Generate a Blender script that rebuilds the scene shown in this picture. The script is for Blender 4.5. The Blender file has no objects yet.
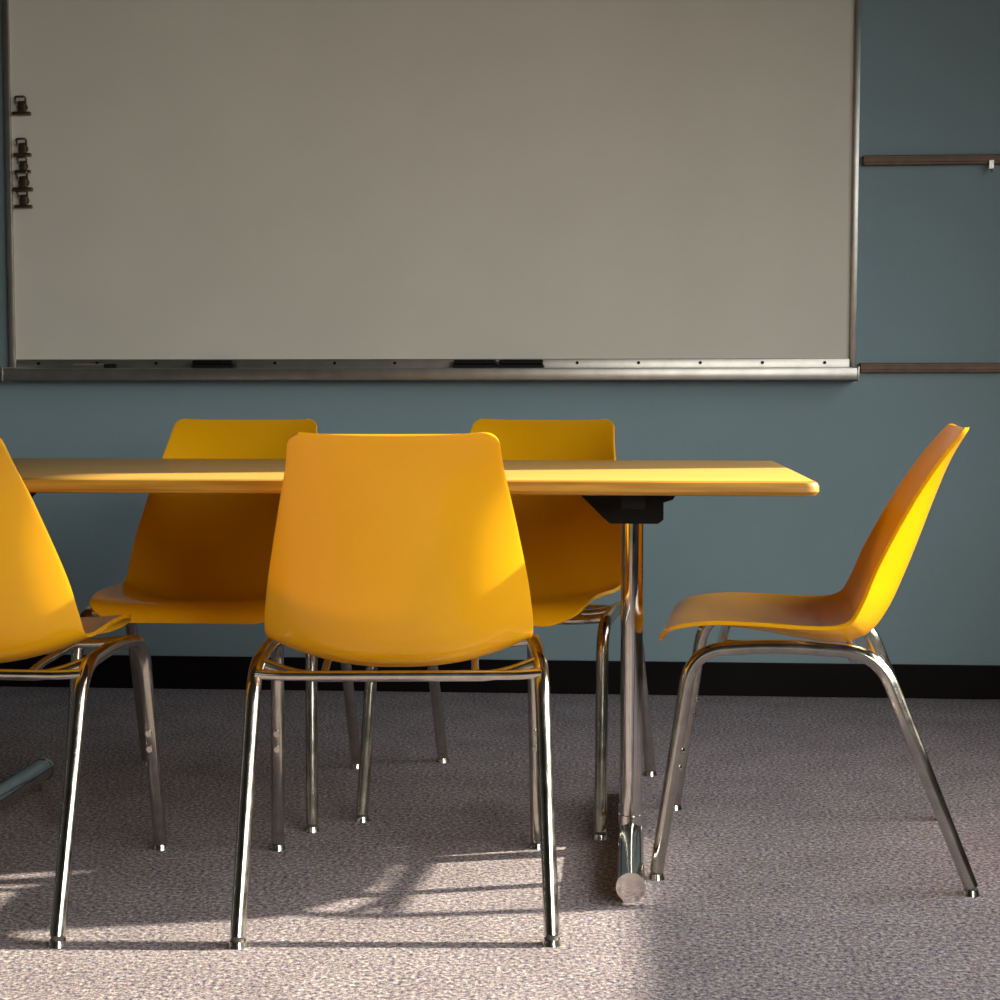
import bpy, bmesh, math, random
from mathutils import Vector, Matrix
random.seed(4)
C = bpy.context.scene.collection
bpy.context.scene.view_settings.view_transform = 'Standard'
TH = math.radians(4.0)   # camera is turned 4 deg to the left of the room axis
def W(x, y):
    return (x*math.cos(TH)-y*math.sin(TH), x*math.sin(TH)+y*math.cos(TH))

# ------------------------------------------------------------ materials
def new_mat(name):
    m = bpy.data.materials.new(name); m.use_nodes = True
    nt = m.node_tree
    return m, nt, nt.nodes["Principled BSDF"]
def simple(name, col, rough=0.5, metal=0.0, noise=0.0, nscale=20, bump=0.0, bscale=200, spec=None, coat=0, rvar=0.0):
    m, nt, b = new_mat(name)
    b.inputs["Roughness"].default_value = rough
    b.inputs["Metallic"].default_value = metal
    if spec is not None: b.inputs["Specular IOR Level"].default_value = spec
    if coat: 
        b.inputs["Coat Weight"].default_value = coat; b.inputs["Coat Roughness"].default_value = 0.12
    tc = nt.nodes.new("ShaderNodeTexCoord")
    n = nt.nodes.new("ShaderNodeTexNoise"); n.inputs["Scale"].default_value = nscale; n.inputs["Detail"].default_value = 5
    nt.links.new(tc.outputs["Object"], n.inputs["Vector"])
    r = nt.nodes.new("ShaderNodeValToRGB")
    r.color_ramp.elements[0].position = 0.3; r.color_ramp.elements[1].position = 0.7
    r.color_ramp.elements[0].color = tuple(c*(1-noise) for c in col)+(1,)
    r.color_ramp.elements[1].color = tuple(min(1, c*(1+noise)) for c in col)+(1,)
    nt.links.new(n.outputs["Fac"], r.inputs["Fac"]); nt.links.new(r.outputs["Color"], b.inputs["Base Color"])
    if rvar:
        mr = nt.nodes.new("ShaderNodeMapRange")
        mr.inputs["From Min"].default_value = 0.3; mr.inputs["From Max"].default_value = 0.7
        mr.inputs["To Min"].default_value = max(0.02, rough-rvar); mr.inputs["To Max"].default_value = rough+rvar
        nt.links.new(n.outputs["Fac"], mr.inputs["Value"]); nt.links.new(mr.outputs["Result"], b.inputs["Roughness"])
    if bump:
        n2 = nt.nodes.new("ShaderNodeTexNoise"); n2.inputs["Scale"].default_value = bscale
        nt.links.new(tc.outputs["Object"], n2.inputs["Vector"])
        bp = nt.nodes.new("ShaderNodeBump"); bp.inputs["Strength"].default_value = bump; bp.inputs["Distance"].default_value = 0.002
        nt.links.new(n2.outputs["Fac"], bp.inputs["Height"]); nt.links.new(bp.outputs["Normal"], b.inputs["Normal"])
    return m

M_wall = simple("painted_wall_blue", (0.235, 0.335, 0.36), 0.75, noise=0.05, nscale=1.5, bump=0.25, bscale=150)
M_wallside = simple("painted_wall_side", (0.13, 0.14, 0.135), 0.8, noise=0.05, nscale=2, bump=0.2)
M_ceil = simple("ceiling_paint", (0.07, 0.065, 0.06), 0.9, noise=0.08, nscale=40)
M_base = simple("baseboard_black_rubber", (0.006, 0.004, 0.004), 0.6, noise=0.3, nscale=10, spec=0.12)
M_board = simple("whiteboard_enamel", (0.73, 0.70, 0.60), 0.42, noise=0.03, nscale=3, spec=0.25)
M_alu = simple("anodised_aluminium", (0.46, 0.44, 0.40), 0.35, metal=0.9, noise=0.10, nscale=25)
M_chrome = simple("worn_chrome", (0.56, 0.53, 0.47), 0.17, metal=1.0, noise=0.15, nscale=35, rvar=0.04)
M_chromeT = simple("polished_chrome", (0.70, 0.67, 0.63), 0.10, metal=1.0, noise=0.08, nscale=30, rvar=0.03)
M_plastic = simple("mustard_plastic", (0.90, 0.445, 0.004), 0.23, noise=0.012, nscale=4, bump=0.05, bscale=500, spec=0.45, coat=0.2)
def add_translucency(m, fac, col):
    nt = m.node_tree; b = nt.nodes["Principled BSDF"]; out = nt.nodes["Material Output"]
    t = nt.nodes.new("ShaderNodeBsdfTranslucent"); t.inputs["Color"].default_value = col
    mx = nt.nodes.new("ShaderNodeMixShader"); mx.inputs[0].default_value = fac
    nt.links.new(b.outputs[0], mx.inputs[1]); nt.links.new(t.outputs[0], mx.inputs[2]); nt.links.new(mx.outputs[0], out.inputs["Surface"])
add_translucency(M_plastic, 0.20, (1.0, 0.66, 0.03, 1))
M_black = simple("black_steel", (0.004, 0.004, 0.004), 0.5, noise=0.2, spec=0.2)
M_blackfelt = simple("black_plastic", (0.008, 0.008, 0.008), 0.6, noise=0.2, spec=0.2)
M_glide = simple("glide_grey", (0.08, 0.07, 0.06), 0.5, noise=0.3)
M_rail = simple("brown_wood_rail", (0.15, 0.08, 0.04), 0.5, noise=0.25, nscale=30)
M_frame = simple("window_frame_paint", (0.35, 0.34, 0.32), 0.5, noise=0.05)
M_bronze = simple("aged_brass", (0.16, 0.12, 0.08), 0.35, metal=0.9, noise=0.3, nscale=60)

def wood_mat(name, base, dark):
    m, nt, b = new_mat(name)
    b.inputs["Roughness"].default_value = 0.42; b.inputs["Specular IOR Level"].default_value = 0.3
    tc = nt.nodes.new("ShaderNodeTexCoord"); mp = nt.nodes.new("ShaderNodeMapping")
    mp.inputs["Scale"].default_value = (1.5, 26, 26)
    nt.links.new(tc.outputs["Object"], mp.inputs["Vector"])
    n = nt.nodes.new("ShaderNodeTexNoise"); n.inputs["Scale"].default_value = 3; n.inputs["Detail"].default_value = 8
    nt.links.new(mp.outputs["Vector"], n.inputs["Vector"])
    r = nt.nodes.new("ShaderNodeValToRGB")
    r.color_ramp.elements[0].position = 0.35; r.color_ramp.elements[1].position = 0.62
    r.color_ramp.elements[0].color = dark+(1,); r.color_ramp.elements[1].color = base+(1,)
    nt.links.new(n.outputs["Fac"], r.inputs["Fac"]); nt.links.new(r.outputs["Color"], b.inputs["Base Color"])
    return m
M_wood = wood_mat("oak_laminate_top", (0.78, 0.45, 0.095), (0.68, 0.36, 0.07))
M_woodedge = wood_mat("oak_edge_band", (0.56, 0.28, 0.035), (0.38, 0.17, 0.02))

def carpet():
    m, nt, b = new_mat("speckled_carpet")
    b.inputs["Roughness"].default_value = 0.95; b.inputs["Specular IOR Level"].default_value = 0.1
    L = nt.links.new
    tc = nt.nodes.new("ShaderNodeTexCoord")
    n1 = nt.nodes.new("ShaderNodeTexNoise"); n1.inputs["Scale"].default_value = 125; n1.inputs["Detail"].default_value = 4; n1.inputs["Roughness"].default_value = 0.80
    L(tc.outputs["Object"], n1.inputs["Vector"])
    r1 = nt.nodes.new("ShaderNodeValToRGB"); cr = r1.color_ramp
    cr.elements[0].position = 0.37; cr.elements[0].color = (0.03, 0.045, 0.075, 1)
    cr.elements[1].position = 0.62; cr.elements[1].color = (0.60, 0.60, 0.54, 1)
    for p, c in ((0.43, (0.12, 0.165, 0.23, 1)), (0.465, (0.34, 0.10, 0.08, 1)), (0.485, (0.20, 0.245, 0.28, 1)), (0.53, (0.30, 0.33, 0.335, 1)), (0.565, (0.46, 0.27, 0.22, 1)), (0.585, (0.42, 0.43, 0.41, 1))):
        e = cr.elements.new(p); e.color = c
    L(n1.outputs["Fac"], r1.inputs["Fac"])
    n2 = nt.nodes.new("ShaderNodeTexNoise"); n2.inputs["Scale"].default_value = 7; n2.inputs["Detail"].default_value = 5
    L(tc.outputs["Object"], n2.inputs["Vector"])
    r2 = nt.nodes.new("ShaderNodeValToRGB")
    r2.color_ramp.elements[0].position = 0.3; r2.color_ramp.elements[0].color = (0.80, 0.79, 0.80, 1)
    r2.color_ramp.elements[1].position = 0.7; r2.color_ramp.elements[1].color = (1.0, 1.0, 1.0, 1)
    L(n2.outputs["Fac"], r2.inputs["Fac"])
    mx = nt.nodes.new("ShaderNodeMix"); mx.data_type = 'RGBA'; mx.blend_type = 'MULTIPLY'; mx.inputs["Factor"].default_value = 1
    L(r1.outputs["Color"], mx.inputs[6]); L(r2.outputs["Color"], mx.inputs[7]); L(mx.outputs[2], b.inputs["Base Color"])
    n3 = nt.nodes.new("ShaderNodeTexNoise"); n3.inputs["Scale"].default_value = 180; n3.inputs["Detail"].default_value = 3
    L(tc.outputs["Object"], n3.inputs["Vector"])
    bp = nt.nodes.new("ShaderNodeBump"); bp.inputs["Strength"].default_value = 0.5; bp.inputs["Distance"].default_value = 0.003
    L(n3.outputs["Fac"], bp.inputs["Height"]); L(bp.outputs["Normal"], b.inputs["Normal"])
    return m
M_carpet = carpet()

# ------------------------------------------------------------ mesh helpers
def obj_from_bm(name, bm, mats, parent=None, smooth=False, angle=None):
    me = bpy.data.meshes.new(name); bmesh.ops.recalc_face_normals(bm, faces=bm.faces)
    bm.to_mesh(me); bm.free()
    for m in (mats if isinstance(mats, (list, tuple)) else [mats]): me.materials.append(m)
    o = bpy.data.objects.new(name, me); C.objects.link(o)
    if smooth:
        for p in me.polygons: p.use_smooth = True
        if angle is not None: me.set_sharp_from_angle(angle=math.radians(angle))
    if parent: o.parent = parent
    return o
def add_box(bm, x0, x1, y0, y1, z0, z1, bevel=0, mi=0, seg=2):
    M = Matrix.Translation(((x0+x1)/2, (y0+y1)/2, (z0+z1)/2)) @ Matrix.Diagonal((abs(x1-x0), abs(y1-y0), abs(z1-z0), 1))
    r = bmesh.ops.create_cube(bm, size=1, matrix=M)
    fs = set(f for v in r['verts'] for f in v.link_faces)
    for f in fs: f.material_index = mi
    if bevel:
        es = list(set(e for v in r['verts'] for e in v.link_edges))
        bmesh.ops.bevel(bm, geom=es, offset=bevel, segments=seg, affect='EDGES', profile=0.5, material=mi)
def add_cyl(bm, p, r, h, axis='Z', seg=24, r2=None, mi=0):
    M = Matrix.Translation(p)
    if axis == 'Y': M = M @ Matrix.Rotation(math.radians(-90), 4, 'X')
    if axis == 'X': M = M @ Matrix.Rotation(math.radians(90), 4, 'Y')
    rr = bmesh.ops.create_cone(bm, cap_ends=True, segments=seg, radius1=r, radius2=r if r2 is None else r2, depth=h, matrix=M)
    for f in set(f for v in rr['verts'] for f in v.link_faces): f.material_index = mi
def fillet(pts, rad, n=8):
    pts = [Vector(p) for p in pts]; out = [pts[0]]
    for i in range(1, len(pts)-1):
        a, b, c = pts[i-1], pts[i], pts[i+1]
        u = (a-b); v = (c-b); r = min(rad, u.length*0.48, v.length*0.48)
        p0 = b+u.normalized()*r; p1 = b+v.normalized()*r
        for k in range(n+1):
            t = k/n; out.append(p0*(1-t)**2 + b*2*t*(1-t) + p1*t*t)
    out.append(pts[-1]); return out
def add_tube(bm, pts, r, seg=14, mi=0, radii=None):
    pts = [Vector(p) for p in pts]
    t0 = (pts[1]-pts[0]).normalized()
    up = Vector((0, 0, 1)) if abs(t0.z) < 0.9 else Vector((1, 0, 0))
    nrm = (up - t0*up.dot(t0)).normalized(); rings = []
    for i, p in enumerate(pts):
        if i == 0: t = t0
        elif i == len(pts)-1: t = (pts[i]-pts[i-1]).normalized()
        else: t = ((pts[i+1]-pts[i]).normalized()+(pts[i]-pts[i-1]).normalized()).normalized()
        nrm = (nrm - t*nrm.dot(t)).normalized(); bn = t.cross(nrm)
        rr = radii[i] if radii else r
        rings.append([bm.verts.new(p+nrm*rr*math.cos(2*math.pi*k/seg)+bn*rr*math.sin(2*math.pi*k/seg)) for k in range(seg)])
    for i in range(len(rings)-1):
        for k in range(seg):
            f = bm.faces.new((rings[i][k], rings[i][(k+1) % seg], rings[i+1][(k+1) % seg], rings[i+1][k])); f.material_index = mi
    for rg in (rings[0][::-1], rings[-1]):
        f = bm.faces.new(rg); f.material_index = mi
def empty(name, loc, rot):
    e = bpy.data.objects.new(name, None); e.empty_display_size = 0.2
    e.location = loc; e.rotation_euler = (0, 0, rot); C.objects.link(e); return e

# ------------------------------------------------------------ room
XL, XR, YB, YF, H = -3.8, 1.9, -2.4, 4.74, 2.75
T = 0.15
bm = bmesh.new(); add_box(bm, XL-T, XR+T, YB-T, YF+T, -0.1, 0); obj_from_bm("floor", bm, M_carpet)
bm = bmesh.new(); add_box(bm, XL-T, XR+T, YB-T, YF+T, H, H+0.1); obj_from_bm("ceiling", bm, M_ceil)
bm = bmesh.new(); add_box(bm, XL, XR, YF, YF+T, 0, H); obj_from_bm("wall_far", bm, M_wall)
bm = bmesh.new(); add_box(bm, XL-T, XL, YB, YF+T, 0, H); obj_from_bm("wall_left", bm, M_wallside)
bm = bmesh.new(); add_box(bm, XL, XR, YB-T, YB, 0, H); obj_from_bm("wall_near", bm, M_wallside)
# right wall with one window and an added fill-light opening
WY0, WY1, WZ0, WZ1 = 0.6, 3.74, 0.875, 2.2
VY0, VY1, VZ0, VZ1 = -2.1, 0.2, 0.875, 2.2  # unseen opening behind the camera, added to let in fill light
bm = bmesh.new()
add_box(bm, XR, XR+T, YB, VY0, 0, H); add_box(bm, XR, XR+T, VY1, WY0, 0, H); add_box(bm, XR, XR+T, WY1, YF+T, 0, H)
add_box(bm, XR, XR+T, WY0, WY1, 0, WZ0); add_box(bm, XR, XR+T, WY0, WY1, WZ1, H)
add_box(bm, XR, XR+T, VY0, VY1, 0, VZ0); add_box(bm, XR, XR+T, VY0, VY1, VZ1, H)
obj_from_bm("wall_right", bm, M_wallside)
# window frames
fx0, fx1 = XR+0.05, XR+0.10; fw = 0.045
def side_window(name, y0, y1, z0, z1, mull):
    bm = bmesh.new()
    add_box(bm, fx0, fx1, y0, y0+fw, z0, z1); add_box(bm, fx0, fx1, y1-fw, y1, z0, z1)
    add_box(bm, fx0, fx1, y0+fw, y1-fw, z0, z0+fw); add_box(bm, fx0, fx1, y0+fw, y1-fw, z1-fw, z1)
    for y in mull: add_box(bm, fx0, fx1, y-0.02, y+0.02, z0+fw, z1-fw)
    obj_from_bm(name, bm, M_frame)
side_window("window_1", WY0, WY1, WZ0, WZ1, (1.6, 2.65))
side_window("added_fill_window", VY0, VY1, VZ0, VZ1, (-0.95,))  # frame of the added opening, there only for extra light
bm = bmesh.new(); add_box(bm, XL, XR, YF-0.012, YF, 0, 0.098, 0.003); obj_from_bm("baseboard_far", bm, M_base)

# ------------------------------------------------------------ whiteboard
BL, BR = -1.776, 0.680
wb = empty("whiteboard", (0, YF, 0), 0)
bm = bmesh.new(); add_box(bm, BL+0.01, BR-0.01, -0.016, -0.002, 0.96, 2.22); obj_from_bm("panel", bm, M_board, wb)
bm = bmesh.new()
add_box(bm, BL-0.008, BL+0.010, -0.026, -0.001, 0.93, 2.24, 0.003)
add_box(bm, BR-0.010, BR+0.008, -0.026, -0.001, 0.93, 2.24, 0.003)
add_box(bm, BL-0.008, BR+0.008, -0.026, -0.001, 2.22, 2.242, 0.003)
add_box(bm, BL-0.006, BR+0.006, -0.022, -0.001, 0.935, 0.980, 0.003)
for i in range(14):
    x = BL+0.08+i*(BR-BL-0.16)/13
    add_cyl(bm, (x, -0.0235, 0.968), 0.0045, 0.004, 'Y', 12, mi=1)
obj_from_bm("frame", bm, [M_alu, M_black], wb, smooth=True, angle=35)
bm = bmesh.new()
add_box(bm, BL-0.006, BR+0.006, -0.085, -0.022, 0.943, 0.948)
add_box(bm, BL-0.006, BR+0.006, -0.091, -0.083, 0.918, 0.953, 0.003)
add_box(bm, BL-0.006, BR+0.006, -0.085, -0.001, 0.918, 0.923)
add_box(bm, BL-0.010, BL-0.002, -0.093, -0.001, 0.914, 0.956, 0.002)
add_box(bm, BR+0.002, BR+0.008, -0.093, -0.001, 0.914, 0.956, 0.002)
obj_from_bm("marker_tray", bm, M_alu, wb, smooth=True, angle=35)

def eraser(x, w):
    e = empty("board_eraser", (x, YF-0.055, 0.9485), 0)
    bm = bmesh.new(); add_box(bm, -w/2, w/2, -0.022, 0.022, 0, 0.014, 0.002); obj_from_bm("felt", bm, M_blackfelt, e)
    bm = bmesh.new(); add_box(bm, -w/2+0.002, w/2-0.002, -0.02, 0.02, 0.014, 0.028, 0.004); obj_from_bm("grip", bm, M_black, e)
eraser(-1.162, 0.125); eraser(-0.399, 0.125); eraser(-0.266, 0.130)
mk = empty("board_marker", (-1.53, YF-0.06, 0.9575), 0)
bm = bmesh.new(); add_cyl(bm, (0, 0, 0), 0.008, 0.095, 'X'); obj_from_bm("barrel", bm, M_alu, mk, True, 40)
bm = bmesh.new(); add_cyl(bm, (0.062, 0, 0), 0.009, 0.035, 'X'); obj_from_bm("cap", bm, M_blackfelt, mk, True, 40)

# magnetic bulldog clips
def clip(x, z, s=1.0, rot=0):
    e = empty("magnetic_clip", (x, YF-0.0165, z), 0); e.scale = (s, s, s)
    bm = bmesh.new()
    add_cyl(bm, (0, -0.004, 0), 0.014, 0.008, 'Y', 24)
    add_box(bm, -0.026, 0.026, -0.020, -0.006, -0.024, -0.014, 0.002)
    add_box(bm, -0.010, 0.010, -0.016, -0.008, -0.016, 0.016, 0.002)
    add_tube(bm, fillet([(-0.012, -0.014, 0.008), (-0.016, -0.024, 0.026), (0.016, -0.024, 0.026), (0.012, -0.014, 0.008)], 0.008, 5), 0.003, 8)
    obj_from_bm("clip_body", bm, M_bronze, e, True, 35)
for z, s in ((1.715, 1.05), (1.595, 1.0), (1.545, 0.9), (1.497, 1.1), (1.445, 1.0)): clip(-1.730, z, s)

# ------------------------------------------------------------ wall display rails (right of board)
for z in (1.538, 0.953):
    e = empty("display_rail", (0, YF, z), 0)
    bm = bmesh.new()
    add_box(bm, 0.700, XR, -0.022, 0, -0.014, 0.014, 0.003)
    obj_from_bm("rail_strip", bm, M_rail, e)
    bm = bmesh.new(); add_box(bm, 0.700, XR, -0.026, -0.021, -0.006, 0.006, 0.001)
    obj_from_bm("rail_insert", bm, M_rail, e)
e = empty("rail_hook", (1.055, YF-0.026, 1.523), 0)
bm = bmesh.new(); add_box(bm, -0.007, 0.007, -0.004, 0.0, -0.014, 0.012, 0.001)
add_tube(bm, fillet([(0, -0.002, -0.012), (0, -0.004, -0.022), (0, -0.014, -0.022), (0, -0.014, -0.012)], 0.006, 4), 0.002, 8)
obj_from_bm("hook_plate", bm, M_alu, e)

# ------------------------------------------------------------ chairs
prof = [ # y, z, half width, edge raise
 (0.278, 0.420, 0.185, 0.000), (0.270, 0.438, 0.200, 0.002), (0.243, 0.451, 0.210, 0.006), (0.18, 0.451, 0.216, 0.016), (0.09, 0.437, 0.221, 0.030),
 (0.01, 0.422, 0.225, 0.042), (-0.055, 0.416, 0.227, 0.052), (-0.105, 0.434, 0.228, 0.058), (-0.140, 0.480, 0.226, 0.062),
 (-0.168, 0.543, 0.218, 0.064), (-0.196, 0.617, 0.204, 0.056), (-0.222, 0.691, 0.189, 0.042), (-0.248, 0.760, 0.174, 0.024), (-0.277, 0.819, 0.166, 0.008)]
def catmull(P, n):
    out = []
    for i in range(len(P)-1):
        p0 = P[max(i-1, 0)]; p1 = P[i]; p2 = P[i+1]; p3 = P[min(i+2, len(P)-1)]
        for k in range(n):
            t = k/n
            out.append(tuple(0.5*((2*b)+(-a+c)*t+(2*a-5*b+4*c-d)*t*t+(-a+3*b-3*c+d)*t**3) for a, b, c, d in zip(p0, p1, p2, p3)))
    out.append(P[-1]); return out
def shell_mesh():
    P = catmull(prof, 6)
    S = [0]
    for i in range(1, len(P)): S.append(S[-1]+math.hypot(P[i][0]-P[i-1][0], P[i][1]-P[i-1][1]))
    L = S[-1]
    def at(s):
        for i in range(1, len(S)):
            if s <= S[i]+1e-9:
                t = (s-S[i-1])/(S[i]-S[i-1]); return tuple(a*(1-t)+b*t for a, b in zip(P[i-1], P[i]))
        return P[-1]
    ss = []
    rT, rF = 0.024, 0.05
    for k in range(9): ss.append(rF*(1-math.cos(k/8*math.pi/2)))
    n = 50
    for k in range(1, n): ss.append(rF+(L-rF-rT)*k/n)
    for k in range(9): ss.append(L-rT+rT*math.sin(k/8*math.pi/2))
    bm = bmesh.new(); rows = []; nt_ = 32
    for s in ss:
        y, z, w, c = at(s)
        a = at(max(0, s-0.035)); b = at(min(L, s+0.035))
        ty, tz = b[0]-a[0], b[1]-a[1]; l = math.hypot(ty, tz); ty /= l; tz /= l
        ny, nz = tz, -ty
        if s < rF: d = rF-s; w -= rF-math.sqrt(max(0, rF*rF-d*d))
        if s > L-rT: d = s-(L-rT); w -= rT-math.sqrt(max(0, rT*rT-d*d))
        row = []
        for j in range(nt_+1):
            q = math.sin((j/nt_*2-1)*math.pi/2)*0.5+(j/nt_*2-1)*0.5
            off = c*abs(q)**2.3
            row.append(bm.verts.new((q*w, y+ny*off, z+nz*off)))
        rows.append(row)
    for i in range(len(rows)-1):
        for j in range(nt_): bm.faces.new((rows[i][j], rows[i][j+1], rows[i+1][j+1], rows[i+1][j]))
    bm.normal_update()
    return bm
def build_chair(cx, cy, fx, fy):
    wx, wy = W(cx, cy)
    e = empty("stacking_chair", (wx, wy, 0), math.atan2(-fx, fy)+TH)
    o = obj_from_bm("seat_shell", shell_mesh(), M_plastic, e, smooth=True)
    so = o.modifiers.new("thickness", 'SOLIDIFY'); so.thickness = 0.007; so.offset = 0
    bv = o.modifiers.new("edge", 'BEVEL'); bv.width = 0.0028; bv.segments = 3; bv.limit_method = 'ANGLE'; bv.angle_limit = math.radians(50)
    for sx, nm in ((-1, "leg_frame_left"), (1, "leg_frame_right")):
        bm = bmesh.new()
        path = fillet([(sx*0.252, 0.275, 0.014), (sx*0.242, 0.215, 0.420), (sx*0.238, 0.06, 0.432), (sx*0.242, -0.115, 0.424), (sx*0.252, -0.280, 0.014)], 0.062, 9)
        add_tube(bm, path, 0.0128, 16)
        for y in (0.275, -0.280):
            add_cyl(bm, (sx*0.252, y, 0.016), 0.0105, 0.012, mi=1)
            add_cyl(bm, (sx*0.252, y, 0.005), 0.0160, 0.010, mi=0, r2=0.013)
        # stacking buttons on the front legs
        for y, z in ((0.246, 0.205), (0.241, 0.236)):
            add_cyl(bm, (sx*0.2465, y-0.0125, z), 0.006, 0.006, 'Y', 16, mi=0)
        obj_from_bm(nm, bm, [M_chrome, M_glide], e, smooth=True, angle=45)
    bm = bmesh.new()
    for y, z in ((0.165, 0.424), (-0.075, 0.406)):
        add_tube(bm, fillet([(-0.240, y, 0.426), (-0.17, y, z-0.006), (0.17, y, z-0.006), (0.240, y, 0.426)], 0.04, 6), 0.0095, 12)
    for x in (-0.13, 0.13):
        add_tube(bm, [(x, 0.165, 0.418), (x, 0.0, 0.410), (x, -0.075, 0.400)], 0.007, 10)
    add_tube(bm, fillet([(-0.242, -0.118, 0.412), (-0.2, -0.112, 0.408), (0.2, -0.112, 0.408), (0.242, -0.118, 0.412)], 0.03, 5), 0.0085, 12)
    obj_from_bm("cross_braces", bm, M_chrome, e, smooth=True, angle=45)
    return e
build_chair(-0.174, 2.84, -0.02, 1.0)          # back to camera, centre
build_chair(-0.936, 2.862, 0.09, 0.996)        # left edge of frame
build_chair(-0.611, 3.534, -0.04, -0.54)       # far side
build_chair(0.0305, 3.517, -0.149, -0.537)     # far side
build_chair(0.600, 3.12, -0.985, 0.172)        # head of the table

# ------------------------------------------------------------ table
trot = math.radians(-4.5)
fx_, fy_ = 0.542, 2.745      # near right corner (camera-aligned metres)
tw, td, ztop, th = 1.83, 0.84, 0.735, 0.026
tx, ty_ = fx_ + (-tw/2)*math.cos(trot) - (td/2)*math.sin(trot), fy_ + (-tw/2)*math.sin(trot) + (td/2)*math.cos(trot)
wx, wy = W(tx, ty_)
tb = empty("conference_table", (wx, wy, 0), trot+TH)
def rrect(w, d, r, n=8):
    out = []
    for cx, cy, a0 in ((w/2-r, d/2-r, 0), (-w/2+r, d/2-r, 90), (-w/2+r, -d/2+r, 180), (w/2-r, -d/2+r, 270)):
        for k in range(n+1):
            a = math.radians(a0+90*k/n); out.append((cx+r*math.cos(a), cy+r*math.sin(a)))
    return out
bm = bmesh.new()
levels = [(0.018, 0.0), (0.005, 0.002), (0.0, 0.008), (0.0, 0.017), (0.003, 0.0235), (0.010, 0.026)]
rings = []
for ins, z in levels:
    rings.append([bm.verts.new((x, y, ztop-th+z)) for x, y in rrect(tw-2*ins, td-2*ins, 0.025-ins*0.5)])
N = len(rings[0])
for i in range(len(rings)-1):
    for k in range(N):
        f = bm.faces.new((rings[i][k], rings[i][(k+1) % N], rings[i+1][(k+1) % N], rings[i+1][k])); f.material_index = 1
bm.faces.new(rings[-1]).material_index = 0
bm.faces.new(rings[0][::-1]).material_index = 1
obj_from_bm("tabletop", bm, [M_wood, M_woodedge], tb, smooth=True, angle=35)
zb = ztop-th
for sx, nm in ((1, "right"), (-1, "left")):
    cx = tw/2-0.316 if sx > 0 else -(tw/2-0.19)
    # chrome columns and foot
    bm = bmesh.new()
    for yy in (-0.085, -0.015):
        add_cyl(bm, (cx, yy, (zb-0.04+0.05)/2+0.005), 0.0215, zb-0.04-0.05, 'Z', 40)
        add_cyl(bm, (cx, yy, 0.062), 0.0245, 0.018, 'Z', 40)
    obj_from_bm("columns_"+nm, bm, M_chromeT, tb, True, 40)
    bm = bmesh.new()
    add_cyl(bm, (cx, -0.045, 0.034), 0.0245, 0.76, 'Y', 40)
    for s in (-1, 1):
        add_cyl(bm, (cx, -0.045+s*0.384, 0.034), 0.026, 0.012, 'Y', 40)
        add_cyl(bm, (cx, -0.045+s*0.33, 0.006), 0.016, 0.012, 'Z', 20, mi=1)
    obj_from_bm("foot_"+nm, bm, [M_chromeT, M_glide], tb, True, 40)
    bm = bmesh.new()
    pr = [(-0.105, 0), (-0.100, -0.014), (-0.054, -0.060), (-0.042, -0.070), (0.048, -0.070), (0.058, -0.062), (0.058, -0.030), (0.076, -0.024), (0.082, -0.012), (0.082, 0)]
    if sx < 0: pr = [(-a, b) for a, b in pr][::-1]
    A = [bm.verts.new((cx+a, -0.14, zb+b)) for a, b in pr]; B = [bm.verts.new((cx+a, 0.12, zb+b)) for a, b in pr]
    n = len(pr)
    for k in range(n): bm.faces.new((A[k], A[(k+1) % n], B[(k+1) % n], B[k]))
    bm.faces.new(A); bm.faces.new(B[::-1])
    add_box(bm, cx-0.022, cx+0.022, -0.33, 0.33, zb-0.028, zb, 0.003)
    obj_from_bm("bracket_"+nm, bm, M_black, tb)

# ------------------------------------------------------------ lights
el = math.radians(25)
dx, dy = -1.0, -0.18
wdx, wdy = W(dx, dy)
d = Vector((wdx, wdy, 0)).normalized()*math.cos(el)+Vector((0, 0, -math.sin(el)))
sun = bpy.data.lights.new("sun", 'SUN'); sun.energy = 14.0; sun.angle = math.radians(1.1); sun.color = (1.0, 0.90, 0.72)
so = bpy.data.objects.new("sun", sun); so.rotation_euler = d.to_track_quat('-Z', 'Y').to_euler(); so.location = (6, 1, 6); C.objects.link(so)
def area(name, loc, direction, sx, sy, e, col, spread=math.pi):
    l = bpy.data.lights.new(name, 'AREA'); l.shape = 'RECTANGLE'; l.size = sx; l.size_y = sy; l.energy = e; l.color = col; l.spread = spread
    o = bpy.data.objects.new(name, l); o.location = loc; o.rotation_euler = Vector(direction).to_track_quat('-Z', 'Y').to_euler(); C.objects.link(o)
area("window_daylight_right", (XR+0.30, (WY0+WY1)/2, (WZ0+WZ1)/2+0.1), (-1, 0, -0.60), WY1-WY0, WZ1-WZ0, 44, (0.97, 0.98, 1.0), math.radians(120))
area("added_fill_side", (XR+0.30, (VY0+VY1)/2, (VZ0+VZ1)/2+0.1), (-0.62, 1.0, -0.60), VY1-VY0, VZ1-VZ0, 36, (1.0, 0.98, 0.90), math.radians(84))  # added fill lamp, aimed to brighten chairs and grade the whiteboard
w = bpy.data.worlds.new("sky"); bpy.context.scene.world = w; w.use_nodes = True
bg = w.node_tree.nodes["Background"]; bg.inputs[0].default_value = (0.75, 0.85, 1, 1); bg.inputs[1].default_value = 0.5

# ------------------------------------------------------------ camera
cam = bpy.data.cameras.new("camera"); cam.lens = 58.6; cam.sensor_width = 36; cam.clip_start = 0.05
co = bpy.data.objects.new("camera", cam); C.objects.link(co)
co.location = (0, 0, 0.89); co.rotation_euler = (math.radians(90-3.87), 0, TH)
bpy.context.scene.camera = co
